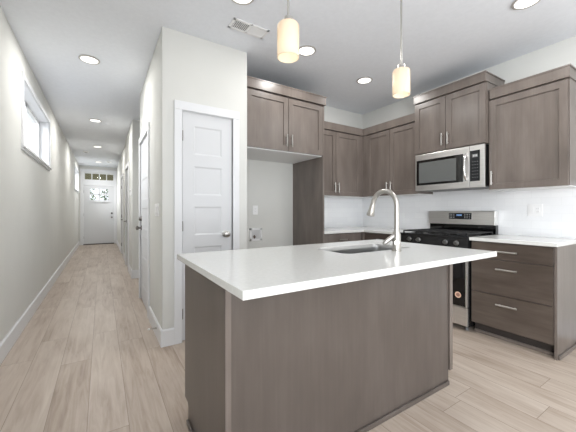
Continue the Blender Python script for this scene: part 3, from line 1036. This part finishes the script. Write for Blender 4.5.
mb.lathe([(0.018, 0), (0.018, 0.0004)], (2.9485, 1.546, 0.345), (-1, 0, 0), 20)
part('sticker_mark', mb, M['ink'], st)
part('storage_drawer', MB().box(2.955, 2.984, RY0 + 0.003, RY1 - 0.003, 0.055, 0.228), M['steel'], rg, 0.003)
bg = part('backguard', MB().prism([(3.515, 1.012), (3.522, 1.160), (3.530, 1.166), (3.60, 1.166), (3.60, 1.012)], 'y', RY0 + 0.004, RY1 - 0.004), M['steel'], rg, 0.002)
part('backguard_base', MB().box(3.545, 3.60, RY0 + 0.006, RY1 - 0.006, 0.9152, 1.012), M['bglass'], rg)
dp = part('display', MB().prism([(3.5145, 1.072), (3.518, 1.142), (3.5225, 1.142), (3.519, 1.072)], 'y', 1.695, 1.95), M['display'], bg)
mb = MB()
for y in (1.803, 1.817, 1.835, 1.849):
    mb.box(3.5130, 3.5160, y, y + 0.007, 1.110, 1.126)
part('clock_digits', mb, M['digits'], dp)
for y in (1.715, 1.74, 1.765, 1.89, 1.915, 1.935):
    for z in (1.085, 1.105, 1.125):
        part('button', MB().box(3.5130, 3.5165, y - 0.006, y + 0.006, z, z + 0.005), M['marks'], dp)
for y0, y1 in ((RY0 + 0.02, 1.705), (1.712, 1.958), (1.965, RY1 - 0.02)):
    g = MB()
    z0, z1 = 0.934, 0.946
    for x in (2.985, 3.25, 3.51):
        g.box(x, x + 0.012, y0, y1, z0, z1)
    for y in (y0, (y0 + y1) / 2 - 0.006, y1 - 0.012):
        g.box(2.985, 3.522, y, y + 0.012, z0, z1)
    for x in (3.115, 3.385):
        g.box(x, x + 0.012, y0 + 0.03, y1 - 0.03, z0, z1)
    for x in (2.985, 3.51):
        for y in (y0, y1 - 0.012):
            g.box(x, x + 0.012, y, y + 0.012, 0.9152, z0)
    part('grate', g, M['iron'], rg, 0.002)
for x in (3.12, 3.39):
    for y in (1.59, 2.08):
        part('burner', MB().lathe([(0.05, 0), (0.05, 0.006), (0.035, 0.008), (0.035, 0.014), (0, 0.016)], (x, y, 0.9152), (0, 0, 1), 24), M['iron'], rg)
part('burner', MB().lathe([(0.045, 0), (0.045, 0.006), (0.03, 0.008), (0.03, 0.014), (0, 0.016)], (3.255, 1.835, 0.9152), (0, 0, 1), 24), M['iron'], rg)

# ------------------------------------------------------------------ microwave
MY0, MY1, MZ0, MZ1 = 1.424, 2.186, 1.406, 1.834
mw = thing('microwave', 'stainless over-the-range microwave with dark window under raised cabinet', 'microwave', (3.4, 1.8, MZ0))
part('body', MB().box(3.235, RX - 0.009, MY0 + 0.004, MY1 - 0.004, MZ0 + 0.012, MZ1), M['black'], mw, 0.002)
part('bottom_vent', MB().box(3.235, RX - 0.02, MY0 + 0.012, MY1 - 0.012, MZ0 + 0.002, MZ0 + 0.012), M['grey'], mw)
dr = part('door', MB().box(3.208, 3.234, 1.568, MY1, MZ0, MZ1), M['steel'], mw, 0.003)
part('window', MB().box(3.2055, 3.2085, 1.628, MY1 - 0.018, 1.470, 1.765), M['bglass'], dr)
part('window_mesh', MB().box(3.2050, 3.2056, 1.70, MY1 - 0.05, 1.495, 1.735), M['mwglass'], dr)
pts = []
for k in range(13):
    t = k / 12
    pts.append((3.1985 - 0.034 * math.sin(math.pi * t) ** 0.7, 1.598, 1.492 + 0.262 * t))
pts[0] = (3.2085, 1.598, 1.488)
pts[-1] = (3.2085, 1.598, 1.758)
part('handle', MB().tube(pts, 0.0115, 14), M['chrome'], dr)
cp = part('control_side', MB().box(3.208, 3.234, MY0, 1.565, MZ0, MZ1), M['steel'], mw, 0.003)
part('keypad', MB().box(3.2055, 3.2085, MY0 + 0.042, 1.560, 1.470, 1.782), M['display'], cp)
part('display', MB().box(3.2045, 3.2058, 1.485, 1.538, 1.712, 1.745), M['grey'], cp)
mb = MB()
for i in range(3):
    mb.box(3.2040, 3.2048, 1.492 + i * 0.014, 1.500 + i * 0.014, 1.720, 1.738)
part('clock_digits', mb, M['marks'], cp)
for r in range(6):
    for c in range(3):
        part('button', MB().box(3.2045, 3.2058, 1.482 + c * 0.022, 1.493 + c * 0.022, 1.505 + r * 0.032, 1.511 + r * 0.032), M['grey'], cp)

# ------------------------------------------------------------------ plates, outlets, box, doorstop


def plate_box(mb, axis, plane, a0, a1, z0, z1, t0, t1):
    return mb.box(plane - t1, plane - t0, a0, a1, z0, z1) if axis == 'x' else mb.box(a0, a1, plane - t1, plane - t0, z0, z1)


def switch_plate(name, label, cat, axis, plane, a, z, gangs, kind, group):
    w_, h = 0.070 + 0.046 * (gangs - 1), 0.116
    loc = (plane, a, z) if axis == 'x' else (a, plane, z)
    o_ = thing(name, label, cat, loc, group)
    part('plate', plate_box(MB(), axis, plane, a - w_ / 2, a + w_ / 2, z - h / 2, z + h / 2, 0, 0.006), M['white'], o_, 0.002)
    for g_ in range(gangs):
        c = a + (g_ - (gangs - 1) / 2) * 0.046
        k = kind[g_]
        if k == 'r':
            part('rocker', plate_box(MB(), axis, plane, c - 0.0165, c + 0.0165, z - 0.033, z + 0.033, 0.006, 0.0095), M['white'], o_, 0.001)
        else:
            rc = part('receptacle', plate_box(MB(), axis, plane, c - 0.0165, c + 0.0165, z - 0.033, z + 0.033, 0.006, 0.0085), M['white'], o_, 0.001)
            for dz in (-0.019, 0.013):
                for da in (-0.006, 0.005):
                    part('slot', plate_box(MB(), axis, plane, c + da, c + da + 0.002, z + dz, z + dz + 0.008, 0.0080, 0.0088), M['grey'], rc)
    return o_


switch_plate('light_switch', 'wide white light switch plate on hall wall near the pantry corner', 'light switch', 'x', HX, 2.985, 1.175, 4, 'rrrr', 'white wall plates')
switch_plate('electrical_outlet', 'white double outlet plate on the tile backsplash right of the range', 'outlet', 'x', RX - 0.008, 1.15, 1.172, 2, 'or', 'white wall plates')
switch_plate('electrical_outlet', 'white single outlet plate on the refrigerator alcove back wall', 'outlet', 'y', KY, 1.672, 1.178, 1, 'o', 'white wall plates')
th = thing('thermostat', 'small white thermostat on the hall wall before the second hall door', 'thermostat', (HX + 0.01, 5.92, 1.5))
part('housing', MB().box(HX - 0.012, HX + 0.01, 5.86, 5.98, 1.45, 1.56), M['white'], th, 0.004)
part('screen', MB().box(HX - 0.013, HX - 0.0115, 5.885, 5.955, 1.50, 1.545), M['grey'], th)

wb = thing('water_supply_box', 'white recessed refrigerator water outlet box low on the alcove wall', 'outlet box', (1.68, KY, 0.865))
x0, x1, z0, z1 = 1.595, 1.765, 0.785, 0.945
part('frame', MB().box(x0, x1, KY - 0.008, KY, z0, z0 + 0.022).box(x0, x1, KY - 0.008, KY, z1 - 0.022, z1).box(x0, x0 + 0.022, KY - 0.008, KY, z0, z1).box(x1 - 0.022, x1, KY - 0.008, KY, z0, z1), M['white'], wb)
part('recess', MB().box(x0 + 0.022, x1 - 0.022, KY - 0.0015, KY, z0 + 0.022, z1 - 0.022), M['marks'], wb)
part('valve', MB().tube([(1.650, KY - 0.001, 0.835), (1.650, KY - 0.03, 0.835)], 0.007).tube([(1.650, KY - 0.022, 0.815), (1.650, KY - 0.022, 0.858)], 0.006)
     .box(1.635, 1.665, KY - 0.036, KY - 0.030, 0.829, 0.841), M['brass'], wb)

ds = thing('door_stop', 'small nickel spring door stop on the baseboard near the pantry corner', 'door stop', (HX - 0.014, 2.93, 0.092))
sp = []
for k in range(91):
    a = k / 90 * 2 * math.pi * 10
    sp.append((HX - 0.016 - 0.055 * k / 90, 2.93 + 0.0055 * math.cos(a), 0.092 + 0.0055 * math.sin(a)))
part('spring', MB().tube(sp, 0.0016, 6), M['nickel'], ds)
part('base', MB().lathe([(0.011, 0), (0.011, 0.004), (0.006, 0.008)], (HX - 0.0140, 2.93, 0.092), (-1, 0, 0), 16), M['nickel'], ds)
part('tip', MB().lathe([(0.008, 0), (0.0085, 0.012), (0.005, 0.017), (0, 0.018)], (HX - 0.070, 2.93, 0.092), (-1, 0, 0), 16), M['white'], ds)

# ------------------------------------------------------------------ ceiling fixtures
CANS = [
    ((-0.107, 3.70), 'round recessed ceiling light in the hall, nearest to the viewer'),
    ((-0.09, 6.12), 'round recessed ceiling light in the hall, second from the viewer'),
    ((-0.085, 8.56), 'round recessed ceiling light in the hall, third from the viewer'),
    ((-0.084, 11.2), 'round recessed ceiling light just before the front door'),
    ((1.704, 2.351), 'round recessed kitchen light partly behind the nearer pendant'),
    ((2.681, 2.508), 'round recessed kitchen light between the pendants, above the corner cabinets'),
    ((2.702, 0.909), 'round recessed ceiling light cut by the top right picture edge'),
    ((0.869, 2.005), 'round recessed ceiling light cut by the top picture edge, left of the vent'),
    ((0.87, -1.0), 'round recessed ceiling light behind the viewpoint'),
    ((2.7, -1.0), 'round recessed ceiling light behind the viewpoint by the right wall'),
]
first = None
for (x, y), lab in CANS:
    if first is None:
        first = thing('recessed_light', lab, 'ceiling light', (x, y, HC), 'recessed ceiling lights')
        part('trim_ring', MB().lathe([(0.088, 0.0), (0.094, 0.004), (0.094, 0.010), (0.078, 0.013), (0.076, 0.006)], (x, y, HC), (0, 0, -1), 40, caps=False), M['ring'], first)
        part('lens', MB().lathe([(0.0775, 0.0095), (0.05, 0.0115), (0, 0.012)], (x, y, HC), (0, 0, -1), 40), M['lens'], first)
        o = first
    else:
        o = dup(first, (x, y, HC), lab)
    area('can_lamp', (0, 0, -0.016), (0, 0, 0), 0.15, 0.15, CAN_HALL if x < 0.5 else (CAN_KITCHEN if y > 0 and x > 1 else CAN_LIVING), CAN_COLOR, 'DISK', o)

PEND = [((0.834, 1.315), 'cream glass cylinder pendant lamp over the island, nearer one'),
        ((1.770, 1.315), 'cream glass cylinder pendant lamp over the island, farther one by the microwave')]
first = None
for (x, y), lab in PEND:
    if first is None:
        first = thing('pendant_lamp', lab, 'pendant lamp', (x, y, HC), 'pendants over the island')
        part('canopy', MB().lathe([(0.062, 0), (0.062, 0.012), (0.05, 0.022), (0.012, 0.026)], (x, y, HC), (0, 0, -1), 32), M['nickel'], first)
        part('rod', MB().lathe([(0.0065, 0.02), (0.0065, HC - 2.19)], (x, y, HC), (0, 0, -1), 12), M['nickel'], first)
        part('cap', MB().lathe([(0.010, 0), (0.024, 0.006), (0.026, 0.034), (0.014, 0.040)], (x, y, 2.19), (0, 0, -1), 24), M['nickel'], first)
        sh = part('shade', MB().lathe([(0.012, 0.0), (0.040, 0.001), (0.052, 0.005), (0.058, 0.014), (0.058, 0.180), (0.0545, 0.180), (0.0545, 0.016), (0.050, 0.009), (0.012, 0.005)],
                                      (x, y, 2.153), (0, 0, -1), 40, caps=False), M['opal'], first)
        part('bulb', MB().lathe([(0.012, 0.006), (0.014, 0.035), (0.024, 0.06), (0.029, 0.085), (0.022, 0.109), (0, 0.118)], (x, y, 2.153), (0, 0, -1), 24), M['bulb'], first)
        o = first
    else:
        o = dup(first, (x, y, HC), lab)
    pl = bpy.data.lights.new('pendant_light', 'POINT')
    pl.energy = P_PENDANT
    pl.color = (1.0, 0.93, 0.84)
    pl.shadow_soft_size = 0.03
    po = bpy.data.objects.new('pendant_light', pl)
    po.location = (0, 0, 2.153 - HC - 0.14)
    C.objects.link(po)
    po.parent = o

# vent
vt = thing('ceiling_vent', 'white rectangular ceiling air vent with louvres near the pantry wall', 'vent', (1.08, 2.34, HC))
x0, x1, y0, y1 = 0.915, 1.245, 2.268, 2.412
zf = HC - 0.008
part('frame', MB().box(x0, x1, y0, y0 + 0.022, zf, HC).box(x0, x1, y1 - 0.022, y1, zf, HC).box(x0, x0 + 0.022, y0, y1, zf, HC).box(x1 - 0.022, x1, y0, y1, zf, HC)
     .box(1.073, 1.087, y0, y1, zf, HC), M['white'], vt, 0.002)
part('duct_shade', MB().box(x0 + 0.02, x1 - 0.02, y0 + 0.02, y1 - 0.02, HC - 0.0015, HC), M['vent_shade'], vt)  # flat dark plate, painted as the shade behind the louvres
for s, (u0, u1) in enumerate(((x0 + 0.022, 1.073), (1.087, x1 - 0.022))):
    n = 9
    for k in range(n):
        x = u0 + (k + 0.5) * (u1 - u0) / n
        dx = 0.007 if s else -0.007
        part('louvre', MB().prism([(x - dx, HC - 0.002), (x - dx + 0.0012, HC - 0.002), (x + dx + 0.0012, zf), (x + dx, zf)], 'y', y0 + 0.022, y1 - 0.022), M['white'], vt)

# smoke detectors
sd0 = thing('smoke_detector', 'small white smoke detector on the hall ceiling by the left wall', 'smoke detector', (-0.35, 9.4, HC), 'hall ceiling detectors')
part('housing', MB().lathe([(0.065, 0), (0.065, 0.02), (0.05, 0.035), (0, 0.036)], (-0.35, 9.4, HC), (0, 0, -1), 28), M['white'], sd0)
part('sensor_grille', MB().lathe([(0.030, 0.0355), (0.030, 0.039), (0, 0.040)], (-0.35, 9.4, HC), (0, 0, -1), 20), M['grey'], sd0)
dup(sd0, (0.2, 10.95, HC), 'small white smoke detector on the hall ceiling by the front door, right side')
